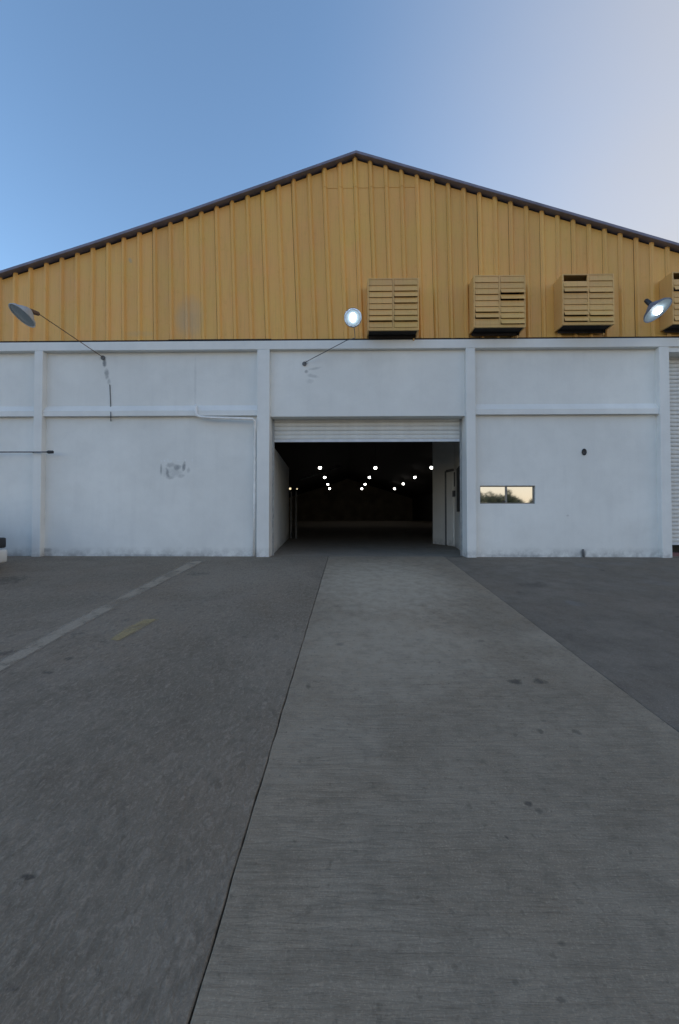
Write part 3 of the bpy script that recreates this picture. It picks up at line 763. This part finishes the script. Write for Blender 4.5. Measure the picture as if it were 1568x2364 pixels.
# ------------------------------------------------------------------ car at the left edge
def car(label, x_nose, yc):
    zg = gz(yc); t = thing('parked_car', label, 'car', (x_nose, yc, zg))
    W = .84
    prof = [(-4.05, .30), (-4.1, .55), (-4.02, .92), (-3.5, .98), (-2.9, .98), (-1.2, .95), (-.45, .84), (-.08, .72), (0, .52), (-.02, .26), (-.12, .17), (-3.9, .2)]
    bm = bmesh.new(); n = len(prof)
    rings = []
    for s, k in ((-1, .93), (-.9, .99), (0, 1.), (.9, .99), (1, .93)):
        ring = []
        for (x, z) in prof:
            xx = x - (.16 * abs(s) ** 4 if x > -.5 else -.12 * abs(s) ** 4 if x < -3.8 else 0)
            ring.append(bm.verts.new((xx, s * W, .55 + (z - .55) * k)))
        rings.append(ring)
    for a, b in zip(rings, rings[1:]):
        for k in range(n): bm.faces.new((a[k], a[(k + 1) % n], b[(k + 1) % n], b[k]))
    bm.faces.new(rings[0]); bm.faces.new(rings[-1][::-1])
    obj('body', bm, M['car_paint'], t, False)
    cab = [(-3.75, .95), (-3.35, 1.38), (-2.9, 1.46), (-2.1, 1.45), (-1.15, .93)]
    bm = bmesh.new(); A = [bm.verts.new((x, -W * .95 + .22 * (z - .95), z)) for x, z in cab]; B = [bm.verts.new((x, W * .95 - .22 * (z - .95), z)) for x, z in cab]
    for k in range(5): bm.faces.new((A[k], A[(k + 1) % 5], B[(k + 1) % 5], B[k]))
    bm.faces.new(A); bm.faces.new(B[::-1]); obj('cabin', bm, M['car_paint'], t)
    bm = bmesh.new(); v = [bm.verts.new(c) for c in ((-1.24, -.66, .99), (-1.24, .66, .99), (-2.03, .58, 1.42), (-2.03, -.58, 1.42))]
    for q in v: q.co += Vector((.02, 0, .02))
    bm.faces.new(v); obj('windscreen', bm, M['car_glass'], t)
    for s in (-1, 1):
        bm = bmesh.new(); v = [bm.verts.new((x, s * (W * .95 - .22 * (z - .95) + .006), z)) for x, z in ((-3.5, 1.0), (-3.25, 1.34), (-2.2, 1.39), (-1.4, 1.0))]
        bm.faces.new(v); obj('side_window', bm, M['car_glass'], t)
        bm = bmesh.new(); box(bm, -.24, -.03, s * .70 - .12, s * .70 + .115, .42, .60, bev=.03)
        obj('headlight', bm, M['dark'], t, True)
    bm = bmesh.new(); box(bm, -.12, .012, -.54, .54, .36, .50, bev=.02); obj('grille', bm, M['dark'], t)
    bm = bmesh.new(); box(bm, -.20, .012, -.80, .80, .17, .40, bev=.04); obj('bumper', bm, M['car_paint'], t, True)
    for x in (-.75, -3.3):
        for s in (-1, 1):
            w_ = bpy.data.objects.new('wheel', None); C.objects.link(w_); w_.parent = t; w_.location = (x, s * (W - .07), .30)
            mm = Matrix.Rotation(R(90), 4, 'X')
            bm = bmesh.new(); lathe(bm, [(.19, -.1), (.28, -.1), (.30, -.07), (.30, .07), (.28, .1), (.19, .1)], mm, 24); obj('tyre', bm, M['rubber'], w_, True)
            bm = bmesh.new(); lathe(bm, [(.19, -.09), (.06, -.07), (.05, .07), (.19, .09)], mm, 24, True, True); obj('rim', bm, M['galv'], w_)
    return t
pc = P(12, 1270, -1.2)
car('white car nose poking in at the left edge of the yard', pc.x, -1.95)

# ------------------------------------------------------------------ trees across the yard, seen mirrored in the slot window
def tree(x, y, h, w_, label):
    zg = gz(y); t = thing('tree', label, 'tree', (x, y, zg), 'trees across the yard')
    bm = bmesh.new(); tube(bm, [(0, 0, 0), (.1, .05, h * .3), (.0, .1, h * .6)], [.18, .13, .06], 10)
    for k in range(5):
        a = k * 1.3; tube(bm, [(0.05, .05, h * .3), (math.cos(a) * w_ * .3, math.sin(a) * w_ * .3, h * .6)], [.08, .03], 6)
    obj('trunk', bm, M['bark'], t)
    vs, fs = [], []
    for cnum in range(44):
        a = random.uniform(0, 6.28); rr = random.random() ** .5 * w_ * .42; zz = random.uniform(.24, .88) * h
        cc = Vector((math.cos(a) * rr, math.sin(a) * rr, zz)); cr = random.uniform(.5, .95) * w_ * .17
        for k in range(130):
            d = Vector((random.gauss(0, 1), random.gauss(0, 1), random.gauss(0, .8))).normalized() * cr * random.uniform(.6, 1.1)
            p_ = cc + d; s = random.uniform(.09, .19); u = Vector((random.gauss(0, 1), random.gauss(0, 1), random.gauss(0, 1))).normalized(); v = u.orthogonal().normalized()
            b0 = len(vs); vs += [p_ + u * s, p_ + v * s * .5, p_ - u * s, p_ - v * s * .5]; fs.append((b0, b0 + 1, b0 + 2, b0 + 3))
    me = bpy.data.meshes.new('crown'); me.from_pydata([tuple(v) for v in vs], [], fs); me.materials.append(M['leaf'])
    o = bpy.data.objects.new('crown', me); C.objects.link(o); o.parent = t
tree_spec = [(21.5, -62, 7.3, 7.0, 'tall broad tree at the yard end, mirrored in the left pane'), (26.0, -64, 7.2, 6.0, 'rounded tree at the yard end, mirrored mid left pane'), (29.5, -67, 6.0, 5.0, 'lower tree at the yard end, mirrored near the mullion'),
        (34.5, -78, 6.0, 5.5, 'low bushy tree at the yard end, mirrored in the right pane'), (40, -80, 5.6, 5.5, 'lowest bushy tree at the yard end, mirrored far right')]
for s in tree_spec: tree(*s)
